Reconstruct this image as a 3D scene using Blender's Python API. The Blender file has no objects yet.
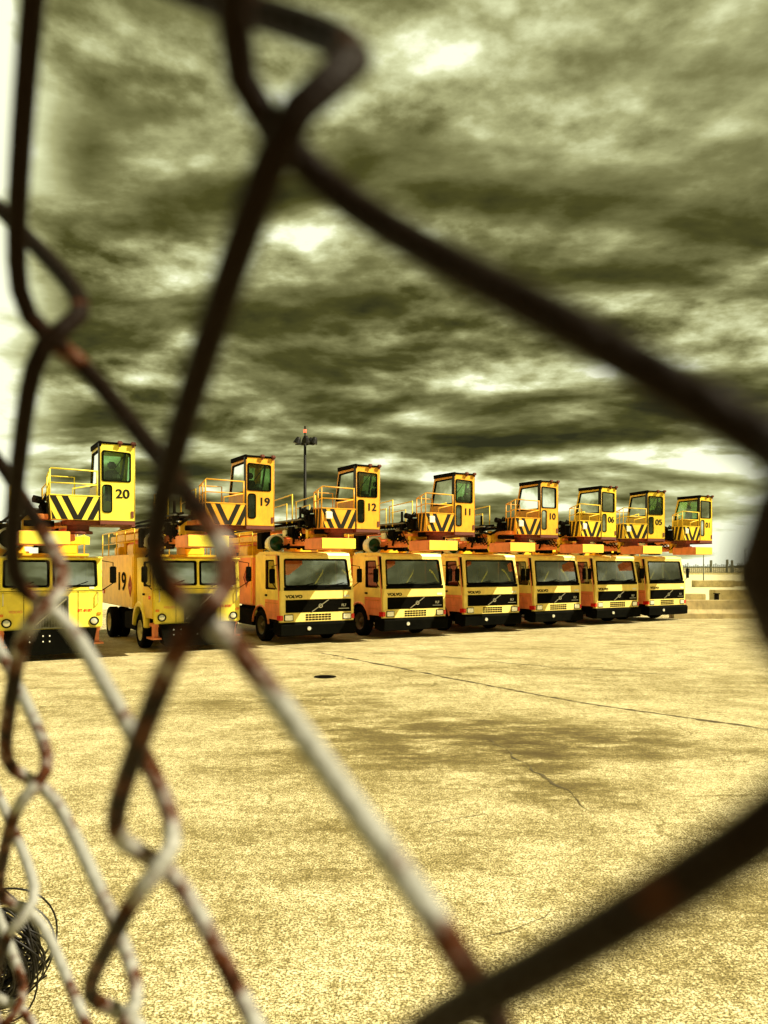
import bpy, bmesh, math, random
from math import sin, cos, pi, radians as R, sqrt
from mathutils import Vector, Matrix
random.seed(7)
scn = bpy.context.scene
COL = scn.collection
H = 2.3          # eye height

# ------------------------------------------------------------ materials
def mat(name, col, rough=.5, metal=0., var=.12, vscale=3., bump=0., bscale=40., dirt=None, dirt_amt=.0, spec=.5, coat=0.):
    m = bpy.data.materials.new(name); m.use_nodes = True
    nt = m.node_tree; N = nt.nodes; L = nt.links
    b = N['Principled BSDF']
    b.inputs['Roughness'].default_value = rough
    b.inputs['Metallic'].default_value = metal
    b.inputs['Specular IOR Level'].default_value = spec
    b.inputs['Coat Weight'].default_value = coat
    tc = N.new('ShaderNodeTexCoord')
    no = N.new('ShaderNodeTexNoise'); no.inputs['Scale'].default_value = vscale; no.inputs['Detail'].default_value = 6
    oi = N.new('ShaderNodeObjectInfo'); rs = N.new('ShaderNodeMath'); rs.operation = 'MULTIPLY'; rs.inputs[1].default_value = 37.; L.new(oi.outputs['Random'], rs.inputs[0])
    ao = N.new('ShaderNodeVectorMath'); ao.operation = 'ADD'; L.new(tc.outputs['Object'], ao.inputs[0]); L.new(rs.outputs[0], ao.inputs[1])
    L.new(ao.outputs[0], no.inputs['Vector'])
    mr = N.new('ShaderNodeMapRange'); mr.inputs['From Min'].default_value = .3; mr.inputs['From Max'].default_value = .7
    mr.inputs['To Min'].default_value = 1 - var; mr.inputs['To Max'].default_value = 1 + var
    L.new(no.outputs['Fac'], mr.inputs['Value'])
    sc = N.new('ShaderNodeVectorMath'); sc.operation = 'SCALE'; sc.inputs[0].default_value = col[:3]
    L.new(mr.outputs['Result'], sc.inputs['Scale'])
    out = sc.outputs['Vector']
    if dirt:
        n2 = N.new('ShaderNodeTexNoise'); n2.inputs['Scale'].default_value = vscale * 2.3; n2.inputs['Detail'].default_value = 8
        n2.inputs['Roughness'].default_value = .7
        mp = N.new('ShaderNodeMapping'); mp.inputs['Scale'].default_value = (1, 1, .35); mp.inputs['Location'].default_value = (3.1, 7.7, 1.3)
        L.new(ao.outputs[0], mp.inputs['Vector']); L.new(mp.outputs['Vector'], n2.inputs['Vector'])
        m2 = N.new('ShaderNodeMapRange'); m2.inputs['From Min'].default_value = .5; m2.inputs['From Max'].default_value = .72
        m2.inputs['To Max'].default_value = dirt_amt
        L.new(n2.outputs['Fac'], m2.inputs['Value'])
        mx = N.new('ShaderNodeMix'); mx.data_type = 'RGBA'
        L.new(m2.outputs['Result'], mx.inputs['Factor']); L.new(out, mx.inputs['A']); mx.inputs['B'].default_value = (*dirt, 1)
        out = mx.outputs['Result']
    L.new(out, b.inputs['Base Color'])
    if bump:
        n3 = N.new('ShaderNodeTexNoise'); n3.inputs['Scale'].default_value = bscale; n3.inputs['Detail'].default_value = 5
        L.new(tc.outputs['Object'], n3.inputs['Vector'])
        bp = N.new('ShaderNodeBump'); bp.inputs['Strength'].default_value = bump; bp.inputs['Distance'].default_value = .01
        L.new(n3.outputs['Fac'], bp.inputs['Height']); L.new(bp.outputs['Normal'], b.inputs['Normal'])
    return m

YEL = mat('paint_yellow', (.88, .60, .030), .42, dirt=(.42, .17, .03), dirt_amt=.35, bump=.08, bscale=6)
LEM = mat('paint_lemon', (.93, .78, .075), .42, dirt=(.50, .25, .03), dirt_amt=.3, bump=.08, bscale=6)
CRM = mat('paint_pale_yellow', (.94, .76, .19), .42, dirt=(.6, .3, .1), dirt_amt=.3, bump=.06, bscale=6)
AMB = mat('paint_amber', (.86, .42, .022), .42, dirt=(.45, .14, .03), dirt_amt=.4, bump=.08, bscale=6)
SAL = mat('paint_orange_and_shade', (.92, .30, .12), .5, dirt=(.45, .09, .04), dirt_amt=.45, bump=.08, bscale=6)  # boom orange; on doors, tanks and arm heads it paints yellow in shade
ORG = mat('paint_orange', (.78, .26, .05), .5, dirt=(.3, .07, .03), dirt_amt=.5)
RED = mat('red_lens', (.75, .02, .01), .25)
RUS = mat('dark_red_underside', (.14, .03, .012), .7)
BLK = mat('black_plastic', (.003, .003, .0015), .8, var=.4, spec=.03)
RUB = mat('tyre_rubber', (.004, .004, .003), .9, var=.3, bump=.3, bscale=30, spec=.05)
CHA = mat('chassis_black', (.005, .004, .002), .85, var=.5, spec=.04)
STR = mat('stripe_black', (.010, .009, .004), .45, spec=.3)
CHR = mat('brushed_metal', (.62, .60, .50), .28, metal=1., var=.1)
WHT = mat('white_paint', (.80, .80, .66), .45)
GRM = mat('grey_metal', (.20, .20, .15), .5, metal=.6, var=.35, vscale=8)
RIM = mat('rim_paint', (.62, .58, .36), .5, dirt=(.1, .07, .03), dirt_amt=.7, vscale=9)
DRM = mat('dark_rim_paint', (.10, .08, .04), .6, dirt=(.02, .015, .01), dirt_amt=.8, vscale=9)
GRN = mat('dark_green_lens', (.004, .05, .02), .12)
INT = mat('cab_interior', (.022, .022, .014), .8, var=.4)
SEA = mat('seat_vinyl', (.006, .006, .004), .7)
CON = mat('concrete', (.52, .42, .19), .85, var=.22, vscale=2.5, bump=.3, bscale=25, dirt=(.22, .16, .06), dirt_amt=.6)
CN2 = mat('pale_concrete', (.66, .58, .30), .85, var=.15, vscale=2., dirt=(.4, .33, .14), dirt_amt=.5)
LMP = mat('headlight_glass', (.85, .85, .70), .12, metal=.6)
LMO = mat('amber_lens', (.8, .25, .02), .2)
PLM = mat('mast_metal', (.006, .006, .003), .6, var=.3, spec=.2)
FAR = mat('far_fence_metal', (.16, .17, .12), .7)
TRE = mat('far_tree_line', (.06, .08, .05), .9, var=.5, vscale=.2)
WIR = mat('black_wire', (.004, .003, .002), .5, spec=.3)

def glass_mat(name, tint, refl):
    m = bpy.data.materials.new(name); m.use_nodes = True
    nt = m.node_tree; N = nt.nodes; L = nt.links; N.clear()
    o = N.new('ShaderNodeOutputMaterial'); t = N.new('ShaderNodeBsdfTransparent'); t.inputs[0].default_value = (*tint, 1)
    g = N.new('ShaderNodeBsdfGlossy'); g.inputs['Roughness'].default_value = .03; g.inputs['Color'].default_value = (1, 1, 1, 1)
    lw = N.new('ShaderNodeLayerWeight'); lw.inputs['Blend'].default_value = .35
    ma = N.new('ShaderNodeMath'); ma.operation = 'MULTIPLY_ADD'; ma.inputs[1].default_value = .8; ma.inputs[2].default_value = refl; ma.use_clamp = True
    L.new(lw.outputs['Fresnel'], ma.inputs[0])
    mx = N.new('ShaderNodeMixShader'); L.new(ma.outputs[0], mx.inputs[0]); L.new(t.outputs[0], mx.inputs[1]); L.new(g.outputs[0], mx.inputs[2])
    tc = N.new('ShaderNodeTexCoord'); no = N.new('ShaderNodeTexNoise'); no.inputs['Scale'].default_value = 1.6
    L.new(tc.outputs['Object'], no.inputs['Vector'])
    bp = N.new('ShaderNodeBump'); bp.inputs['Strength'].default_value = .05; bp.inputs['Distance'].default_value = .03
    L.new(no.outputs['Fac'], bp.inputs['Height']); L.new(bp.outputs['Normal'], g.inputs['Normal'])
    L.new(mx.outputs[0], o.inputs[0])
    return m
GLA = glass_mat('window_glass', (.55, .62, .46), .24)
GLC = glass_mat('cabin_glass', (.74, .88, .70), .03)

GLD = glass_mat('dark_door_glass', (.10, .12, .08), .04)
def wire_mat():
    m = bpy.data.materials.new('galvanised_rusty_shaded_wire'); m.use_nodes = True
    nt = m.node_tree; N = nt.nodes; L = nt.links; b = N['Principled BSDF']
    tc = N.new('ShaderNodeTexCoord')
    n = N.new('ShaderNodeTexNoise'); n.inputs['Scale'].default_value = 85; n.inputs['Detail'].default_value = 8; n.inputs['Roughness'].default_value = .72
    L.new(tc.outputs['Object'], n.inputs['Vector'])
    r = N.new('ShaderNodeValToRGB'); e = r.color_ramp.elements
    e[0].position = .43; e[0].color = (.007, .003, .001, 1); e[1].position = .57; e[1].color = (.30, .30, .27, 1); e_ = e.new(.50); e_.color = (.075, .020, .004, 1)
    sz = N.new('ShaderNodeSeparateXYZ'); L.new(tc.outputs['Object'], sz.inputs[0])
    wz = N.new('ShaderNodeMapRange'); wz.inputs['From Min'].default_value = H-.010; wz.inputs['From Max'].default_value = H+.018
    wz.inputs['To Min'].default_value = .085; wz.inputs['To Max'].default_value = -.16; L.new(sz.outputs[2], wz.inputs['Value'])  # shade and sunlight painted by height: dark above the eye, bright below
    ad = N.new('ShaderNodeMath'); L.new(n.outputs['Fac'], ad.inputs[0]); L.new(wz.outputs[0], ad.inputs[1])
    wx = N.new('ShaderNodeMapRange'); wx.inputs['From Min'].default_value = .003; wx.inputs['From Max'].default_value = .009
    wx.inputs['To Min'].default_value = 0; wx.inputs['To Max'].default_value = -.15; L.new(sz.outputs[0], wx.inputs['Value'])  # darker towards the right: shade of the unlit leg put into the colour
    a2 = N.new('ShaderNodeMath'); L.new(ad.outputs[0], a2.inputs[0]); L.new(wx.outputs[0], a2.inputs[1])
    wa = N.new('ShaderNodeAttribute'); wa.attribute_name = 'rust_and_shade'  # rust plus painted shade on the legs turned from the sun
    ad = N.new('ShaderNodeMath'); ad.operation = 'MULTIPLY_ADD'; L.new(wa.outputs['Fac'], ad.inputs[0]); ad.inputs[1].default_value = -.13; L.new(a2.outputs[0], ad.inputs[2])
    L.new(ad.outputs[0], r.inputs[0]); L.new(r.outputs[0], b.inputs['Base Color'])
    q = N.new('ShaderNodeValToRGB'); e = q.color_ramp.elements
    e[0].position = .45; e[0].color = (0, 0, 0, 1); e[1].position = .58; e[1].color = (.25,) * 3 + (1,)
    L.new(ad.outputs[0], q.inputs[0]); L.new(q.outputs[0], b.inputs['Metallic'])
    b.inputs['Roughness'].default_value = .55; b.inputs['Specular IOR Level'].default_value = .06
    n2 = N.new('ShaderNodeTexNoise'); n2.inputs['Scale'].default_value = 900; L.new(tc.outputs['Object'], n2.inputs['Vector'])
    bp = N.new('ShaderNodeBump'); bp.inputs['Strength'].default_value = .7; bp.inputs['Distance'].default_value = .0008
    L.new(n2.outputs['Fac'], bp.inputs['Height']); L.new(bp.outputs['Normal'], b.inputs['Normal'])
    return m
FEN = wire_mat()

# ------------------------------------------------------------ mesh helpers
class MB:
    def __init__(s): s.bm = bmesh.new()
    def box(s, x0, x1, y0, y1, z0, z1, bev=.0, M=None):
        g = bmesh.ops.create_cube(s.bm, size=1)['verts']
        T = Matrix.Translation(((x0+x1)/2, (y0+y1)/2, (z0+z1)/2)) @ Matrix.Diagonal((abs(x1-x0), abs(y1-y0), abs(z1-z0), 1))
        bmesh.ops.transform(s.bm, matrix=T, verts=g)
        if bev:
            es = list({e for v in g for e in v.link_edges})
            r = bmesh.ops.bevel(s.bm, geom=es, offset=bev, segments=2, affect='EDGES')
            g = list({v for f in r['faces'] for v in f.verts})
        if M is not None:
            # all verts connected
            seen = set(g); st = list(g)
            while st:
                v = st.pop()
                for e in v.link_edges:
                    w = e.other_vert(v)
                    if w not in seen: seen.add(w); st.append(w)
            bmesh.ops.transform(s.bm, matrix=M, verts=list(seen))
        return s
    def tube(s, pts, r, n=8, closed=False):
        pts = [Vector(p) for p in pts]; rings = []
        k = len(pts); prev = None
        for i, p in enumerate(pts):
            if closed: d = pts[(i+1) % k] - pts[i-1]
            else: d = pts[min(i+1, k-1)] - pts[max(i-1, 0)]
            d.normalize()
            if prev is None:
                a = Vector((0, 0, 1)) if abs(d.z) < .9 else Vector((1, 0, 0))
            else: a = prev
            u = a - d * a.dot(d)
            if u.length < 1e-6: u = d.orthogonal()
            u.normalize(); w = d.cross(u); prev = u
            rr = r[i] if isinstance(r, (list, tuple)) else r
            rings.append([s.bm.verts.new(p + rr*(u*cos(2*pi*j/n) + w*sin(2*pi*j/n))) for j in range(n)])
        m = k if closed else k-1
        for i in range(m):
            A, B = rings[i], rings[(i+1) % k]
            for j in range(n):
                s.bm.faces.new((A[j], A[(j+1) % n], B[(j+1) % n], B[j]))
        if not closed:
            s.bm.faces.new(rings[0][::-1]); s.bm.faces.new(rings[-1])
        return s
    def bar(s, a, b, w, h=None):
        """square bar from a to b"""
        h = h or w; a = Vector(a); b = Vector(b); d = (b-a).normalized()
        up = Vector((0, 0, 1)) if abs(d.z) < .95 else Vector((0, 1, 0))
        sx = d.cross(up).normalized(); sz = sx.cross(d)
        V = []
        for p in (a, b):
            for (i, j) in ((-1, -1), (1, -1), (1, 1), (-1, 1)):
                V.append(s.bm.verts.new(p + sx*i*w/2 + sz*j*h/2))
        for f in ((3, 2, 1, 0), (4, 5, 6, 7), (0, 1, 5, 4), (1, 2, 6, 5), (2, 3, 7, 6), (3, 0, 4, 7)):
            s.bm.faces.new([V[i] for i in f])
        return s
    def lathe(s, prof, M, n=28):
        """prof [(r, h)] revolved about local Z, then M"""
        rings = []
        for (r, h) in prof:
            if r < 1e-5: rings.append([s.bm.verts.new(M @ Vector((0, 0, h)))])
            else: rings.append([s.bm.verts.new(M @ Vector((r*cos(2*pi*j/n), r*sin(2*pi*j/n), h))) for j in range(n)])
        for A, B in zip(rings, rings[1:]):
            for j in range(n):
                a = A[j % len(A)], A[(j+1) % len(A)]; b = B[(j+1) % len(B)], B[j % len(B)]
                vs = []
                for v in (*a, *b):
                    if v not in vs: vs.append(v)
                if len(vs) > 2: s.bm.faces.new(vs)
        return s
    def prism(s, poly, x0, x1, ax='x'):
        """poly of (y,z) extruded along x (or of (x,z) along y)"""
        def P(a, b, t): return (t, a, b) if ax == 'x' else (a, t, b) if ax == 'y' else (a, b, t)
        A = [s.bm.verts.new(P(a, b, x0)) for a, b in poly]; B = [s.bm.verts.new(P(a, b, x1)) for a, b in poly]
        k = len(poly)
        s.bm.faces.new(A[::-1]); s.bm.faces.new(B)
        for i in range(k): s.bm.faces.new((A[i], A[(i+1) % k], B[(i+1) % k], B[i]))
        return s
    def plate(s, outer, holes, th, M, bev=.006):
        """flat plate with holes: 2D outline extruded by th, centred, placed by M"""
        cu = bpy.data.curves.new('tmp', 'CURVE'); cu.dimensions = '2D'; cu.fill_mode = 'BOTH'; cu.extrude = max(th/2-bev, .0005); cu.bevel_depth = bev; cu.bevel_resolution = 0
        cu.offset = -bev
        for poly in [outer]+list(holes):
            sp = cu.splines.new('POLY'); sp.points.add(len(poly)-1); sp.use_cyclic_u = True
            for p, q in zip(sp.points, poly): p.co = (q[0], q[1], 0, 1)
        ob = bpy.data.objects.new('tmp', cu)
        me = bpy.data.meshes.new_from_object(ob)
        me.transform(M); s.bm.from_mesh(me)
        bpy.data.objects.remove(ob); bpy.data.curves.remove(cu); bpy.data.meshes.remove(me)
        return s
    def build(s, name, m, parent=None, smooth=False):
        bmesh.ops.recalc_face_normals(s.bm, faces=s.bm.faces)
        me = bpy.data.meshes.new(name); s.bm.to_mesh(me); s.bm.free()
        if smooth:
            for p in me.polygons: p.use_smooth = True
        me.materials.append(m)
        o = bpy.data.objects.new(name, me); COL.objects.link(o)
        if parent: o.parent = parent
        return o

def rnd(poly, r, n=4):
    """round the corners of a polygon"""
    out = []; k = len(poly)
    for i in range(k):
        p = Vector(poly[i]); a = Vector(poly[i-1]); b = Vector(poly[(i+1) % k])
        rr = min(r, (a-p).length*.45, (b-p).length*.45)
        s = p + (a-p).normalized()*rr; e = p + (b-p).normalized()*rr
        for j in range(n+1):
            t = j/n; out.append(tuple((1-t)**2*s + 2*t*(1-t)*p + t*t*e))
    return out
def rect(x0, x1, y0, y1): return [(x0, y0), (x1, y0), (x1, y1), (x0, y1)]
FRONT = Matrix(((1, 0, 0, 0), (0, 0, -1, 0), (0, 1, 0, 0), (0, 0, 0, 1)))     # (x,z) -> plane facing -Y
def front(y=0, tilt=0, z0=0):
    """plane (x, z) at depth y; leaning back by tilt radians around height z0"""
    return Matrix.Translation((0, y, z0)) @ Matrix.Rotation(-tilt, 4, 'X') @ Matrix.Translation((0, 0, -z0)) @ FRONT
SIDE = Matrix(((0, 0, 1, 0), (1, 0, 0, 0), (0, 1, 0, 0), (0, 0, 0, 1)))       # (y,z) -> plane facing +X
def side(x): return Matrix.Translation((x, 0, 0)) @ SIDE
def cylM(p, axis):
    return Matrix.Translation(p) @ Vector(axis).to_track_quat('Z', 'Y').to_matrix().to_4x4()

def text(s, size, M, m, parent, name='number', squash=1., ext=.004, bold=.0):
    cu = bpy.data.curves.new('tmp', 'FONT'); cu.body = s; cu.size = size; cu.extrude = ext; cu.align_x = 'CENTER'; cu.align_y = 'CENTER'; cu.offset = bold
    ob = bpy.data.objects.new('tmp', cu); me = bpy.data.meshes.new_from_object(ob)
    me.name = name
    me.transform(M @ Matrix.Diagonal((squash, 1, 1, 1)))
    bpy.data.objects.remove(ob); bpy.data.curves.remove(cu)
    me.materials.clear(); me.materials.append(m)
    o = bpy.data.objects.new(name, me); COL.objects.link(o); o.parent = parent
    return o
def thicken(o, d):
    """bolder strokes: the same flat letters doubled a few mm to each side"""
    bm = bmesh.new(); src = o.data
    for i, dx in enumerate((-d, 0, d)):
        for j, dz in enumerate((-d*.5, d*.5)):
            me = src.copy(); me.transform(Matrix.Translation((dx, -.0006*(i*2+j), dz))); bm.from_mesh(me); bpy.data.meshes.remove(me)
    bm.to_mesh(o.data); bm.free()
def empty(name, loc=(0, 0, 0), rz=0, parent=None):
    o = bpy.data.objects.new(name, None); COL.objects.link(o); o.location = loc; o.rotation_euler.z = rz
    o.empty_display_size = .2
    if parent: o.parent = parent
    return o
def tag(o, label=None, cat=None, group=None, kind=None):
    if label: o['label'] = label
    if cat: o['category'] = cat
    if group: o['group'] = group
    if kind: o['kind'] = kind
    return o
def copy_tree(o, parent=None):
    c = o.copy(); COL.objects.link(c)
    if parent: c.parent = parent
    for ch in list(o.children): copy_tree(ch, c)
    return c

# ------------------------------------------------------------ truck pieces
def wheel(parent, x, y, z=.5, r=.5, sgn=-1, w=.28, rimm=None):
    M = cylM((x, y, z), (sgn, 0, 0))
    t = MB().lathe([(r*.58, -w), (r*.93, -w), (r, -w*.88), (r, -w*.12), (r*.94, 0), (r*.80, .012), (r*.60, 0), (r*.57, -.05), (r*.57, -w)], M, 36)
    wo = t.build('wheel', RUB, parent, True)
    rim = MB().lathe([(0, -.04), (.075, -.04), (.085, -.07), (.13, -.10), (r*.40, -.10), (r*.46, -.06), (r*.56, -.02), (r*.585, .002), (r*.585, -.03), (r*.5, -.2), (0, -.2)], M, 36)
    for k in range(10):
        a = 2*pi*k/10
        p = M @ Vector((.17*cos(a), .17*sin(a), -.10)); q = M @ Vector((.17*cos(a), .17*sin(a), -.07))
        rim.tube([p, q], .016, 6)
    rim.build('rim', rimm or RIM, wo, True)
    return wo

def chassis(root, L, rimm=None):
    m = MB()
    for sx in (-1, 1): m.box(sx*.42-.05, sx*.42+.05, .3, L, .62, .88)
    for y in (1.2, 2.6, 3.8, 5.2, L-.3): m.box(-.42, .42, y-.06, y+.06, .66, .84)
    m.box(-.45, .45, .4, 1.9, .45, 1.1)
    m.box(-1.1, -.6, 2.5, 3.9, .42, .95, .03); m.box(.6, 1.1, 2.4, 3.6, .42, .95, .03)
    m.tube([(-1.0, 1.55, .5), (1.0, 1.55, .5)], .07); m.tube([(-1.0, 5.6, .5), (1.0, 5.6, .5)], .09)
    m.build('chassis', CHA, root)
    t = MB()
    t.tube([(-.86, 2.55, .75), (-.86, 3.1, .75)], .12, 12)
    t.build('air_tank', GRM, root, True)
    for sx in (-1, 1):
        wheel(root, sx*1.2, 1.55, sgn=sx, rimm=rimm); wheel(root, sx*1.22, 5.6, sgn=sx, rimm=rimm); wheel(root, sx*.90, 5.6, sgn=sx, rimm=rimm)

def cab_seats(root, z):
    m = MB()
    for x in (-.55, .55):
        m.box(x-.25, x+.25, .9, 1.4, z-.12, z+.06, .05)
        m.box(x-.25, x+.25, 1.35, 1.5, z, z+.62, .05)
        m.box(x-.15, x+.15, 1.38, 1.48, z+.64, z+.84, .04)
    m.build('seats', SEA, root)
    m = MB()
    c = Vector((.55, .55, z+.28)); u = Vector((1, 0, 0)); v = Vector((0, .75, .66))
    m.tube([c + .22*(u*cos(a)+v*sin(a)) for a in [2*pi*i/24 for i in range(24)]], .016, 6, True)
    m.bar(c - u*.22, c + u*.22, .02); m.bar(c, c + Vector((0, -.35, -.35)), .04)
    m.build('steering_wheel', SEA, root)

def modern_cab(root):
    """cab with black grille, one piece windshield"""
    XW = 1.22; tl = .16
    # ---- cab body: front frame, roof, rear wall, floor
    b = MB()
    zs = 1.78                                      # bottom of the windshield
    M = front(.02, tl, 1.70)
    outer = [(-XW, 1.70), (XW, 1.70), (XW-.06, 2.86), (-XW+.06, 2.86)]
    wind = [(-1.10, 1.80), (1.10, 1.80), (1.05, 2.70), (-1.05, 2.70)]
    b.plate(outer, [rnd(wind, .07)], .07, M, .012)
    b.box(-XW, XW, -.02, .12, 1.40, 1.71, .02)
    b.box(-XW, XW, .0, .12, .70, 1.41, .0)
    ytop = .02 + 1.16*math.tan(tl)
    b.prism([(ytop-.06, 2.80), (ytop-.02, 2.88), (ytop+.3, 2.93), (1.75, 2.93), (1.98, 2.86), (1.98, 2.80)], -XW+.06, XW-.06)
    b.box(-XW+.03, XW-.03, 1.93, 1.99, 1.1, 2.82)
    b.box(-XW+.04, XW-.04, .10, 1.95, 1.12, 1.20)
    for sx in (-1, 1):
        # side behind the door with wheel arch
        arch = [(1.55+.62*cos(a), .5+.66*sin(a)) for a in [pi*(.08+.47*i/8) for i in range(9)]]
        poly = [(1.98, 2.84), (1.16, 2.84), (1.16, 1.16)] + [(1.55+.64*cos(a), .5+.70*sin(a)) for a in [pi*(.69-.55*i/8) for i in range(9)]] + [(1.98, .95)]
        b.plate(poly, [], .05, side(sx*(XW-.03)), .006)
    b.build('cab_body', CRM, root)
    # wheel arch lips
    for sx in (-1, 1):
        m = MB(); pts = [(sx*(XW+.0), 1.55+.66*cos(a), .5+.68*sin(a)) for a in [pi*(.05+.9*i/12) for i in range(13)]]
        m.tube(pts, .035, 6); m.build('mudguard', SAL, root, True)
    # doors
    for sx in (-1, 1):
        m = MB()
        yb = .10
        lowerfront = [(.93, .78)] + [(1.55+.66*cos(a), .5+.70*sin(a)) for a in [pi*(.86-.15*i/3) for i in range(4)]]
        outer = [(.08, .78)] + lowerfront + [(1.14, 1.22), (1.14, 2.80), (.30, 2.80), (.12, 1.74)]
        win = rnd([(.26, 1.72), (1.06, 1.72), (1.06, 2.66), (.40, 2.66)], .06)
        m.plate(outer, [win], .05, side(sx*XW), .01)
        d = m.build('door', SAL if True else CRM, root)  # shaded side of the cab put into the door colour
        tag(d, 'cab door coloured the orange of shaded yellow')
        m = MB(); m.box(sx*(XW+.03)-.004, sx*(XW+.03)+.004, .14, 1.1, 1.28, 1.31); m.box(sx*(XW+.03)-.004, sx*(XW+.03)+.004, .30, .9, 1.0, 1.015)
        m.build('door_crease', ORG, d)
        m = MB(); m.plate(rnd([(.10, 1.40), (1.13, 1.40), (1.13, 2.79), (.31, 2.79), (.13, 1.74)], .02), [win], .012, side(sx*(XW+.032)), .003); m.build('upper_panel', CRM, d)
        m = MB(); m.plate(win, [rnd([(.30, 1.76), (1.02, 1.76), (1.02, 2.62), (.43, 2.62)], .05)], .02, side(sx*(XW+.03)), .004)
        m.build('window_seal', BLK, d)
        m = MB(); m.plate(win, [], .008, side(sx*(XW-.005)), .001); m.build('window', GLD, d)
        m = MB(); m.box(sx*(XW+.05)-.02, sx*(XW+.05)+.02, .92, 1.06, 1.50, 1.56, .008); m.build('door_handle', BLK, d)
        # mirror
        m = MB(); m.tube([(sx*(XW+.02), .2, 2.5), (sx*(XW+.24), .06, 2.45), (sx*(XW+.24), .06, 1.95), (sx*(XW+.02), .2, 1.72)], .014, 6)
        m.box(sx*(XW+.24)-.09, sx*(XW+.24)+.09, .03, .09, 1.92, 2.38, .02); m.build('mirror', BLK, root)
        # steps
        m = MB(); m.box(sx*XW-.1 if sx > 0 else sx*XW, sx*XW if sx > 0 else sx*XW+.1, .15, .85, .42, .46); m.box(sx*(XW-.05)-.05, sx*(XW-.05)+.05, .15, .85, .70, .74)
        m.build('step', CHA, root)
    # windshield
    m = MB(); m.plate(rnd(wind, .07), [rnd([(-1.05, 1.86), (1.05, 1.86), (1.01, 2.66), (-1.01, 2.66)], .05)], .03, Matrix.Translation((0, -.03, 0)) @ M, .004)
    w = m.build('windshield_seal', BLK, root)
    m = MB(); m.plate(rnd(wind, .07), [], .008, Matrix.Translation((0, .0, 0)) @ M, .001); m.build('windshield', GLA, root)
    for x0 in (-.75, .25):
        m = MB(); m.bar((x0, -.055, 1.80), (x0+.62, -.045, 1.93), .02); m.bar((x0+.12, -.06, 1.86), (x0+.80, -.04, 1.90), .012); m.build('wiper', BLK, root)
    m = MB(); m.box(-1.12, 1.12, -.035, .0, 1.69, 1.80, .008); m.build('cowl', BLK, root)
    # grille
    g = MB(); g.box(-1.06, 1.12, -.025, .03, 1.00, 1.40, .006); g.build('grille', BLK, root)
    gr = root.children[-1]
    m = MB()
    for i in range(9): m.box(-1.03, 1.09, -.034, -.024, 1.03+i*.042, 1.045+i*.042)
    m.build('grille_slats', CHA, gr)
    m = MB(); m.bar((-.22, -.045, 1.02), (.34, -.045, 1.39), .012, .024); m.lathe([(.07, -.01), (.07, .012), (.045, .014), (.04, -.005)], cylM((.06, -.05, 1.20), (0, -1, 0)), 20)
    m.build('emblem', CHR, gr)
    text('FL7', .11, front(-.040) @ Matrix.Translation((.86, 1.20, 0)), CHR, gr, 'lettering', ext=.004, bold=.002)
    m = MB(); m.box(.68, 1.04, -.040, -.034, 1.09, 1.105); m.build('badge_line', CHR, gr)
    text('VOLVO', .13, front(-.026) @ Matrix.Translation((-.80, 1.50, 0)), BLK, root, 'lettering', squash=1.25, bold=.006)
    m = MB(); m.box(.86, 1.06, -.03, -.02, 1.46, 1.53); m.build('badge', WHT, root)
    # lower panel, lamps
    m = MB(); m.box(-1.20, 1.20, -.02, .1, .70, 1.00, .012); lp = m.build('lower_panel', CRM, root)
    m = MB()
    for i in range(3):
        for j in range(8): m.box(-.42+j*.108, -.42+j*.108+.088, -.028, -.016, .745+i*.075, .745+i*.075+.05)
    m.build('air_slots', CHA, lp)
    for sx in (-1, 1):
        m = MB(); m.box(sx*.97-.15, sx*.97+.15, -.035, .0, .74, .95, .008); h = m.build('headlight', BLK, root)
        m = MB(); m.box(sx*.97-.125, sx*.97+.125, -.045, -.03, .765, .925, .01); m.build('lens', LMP, h)
    for sx in (-1, 1):
        m = MB(); m.box(sx*1.19-.06, sx*1.19+.045, -.03, .22, .76, .92, .01); m.build('turn_signal', RED, root)
    m = MB(); m.prism([(-.10, .30), (-.12, .62), (-.05, .69), (.5, .69), (.5, .34), (.1, .26)], -1.24, 1.24); bu = m.build('bumper', BLK, root)
    m = MB(); m.lathe([(0, .02), (.06, .015), (.065, -.01)], cylM((-.35, -.12, .50), (0, -1, 0)), 14); m.build('fog_lamp', LMP, bu)
    cab_seats(root, 1.5)
    m = MB(); m.box(-1.1, 1.1, .12, .48, 1.55, 1.80, .05); m.build('dashboard', INT, root)
    m = MB(); m.box(-1.15, 1.15, 1.88, 1.93, 1.2, 2.8); m.box(-1.1, 1.1, .35, 1.9, 2.76, 2.79); m.build('cab_lining', INT, root)
    # radio box and papers seen through the glass
    m = MB(); m.box(.45, .85, 1.3, 1.8, 1.8, 2.5, .05); m.build('cab_locker', YEL, root)

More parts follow.
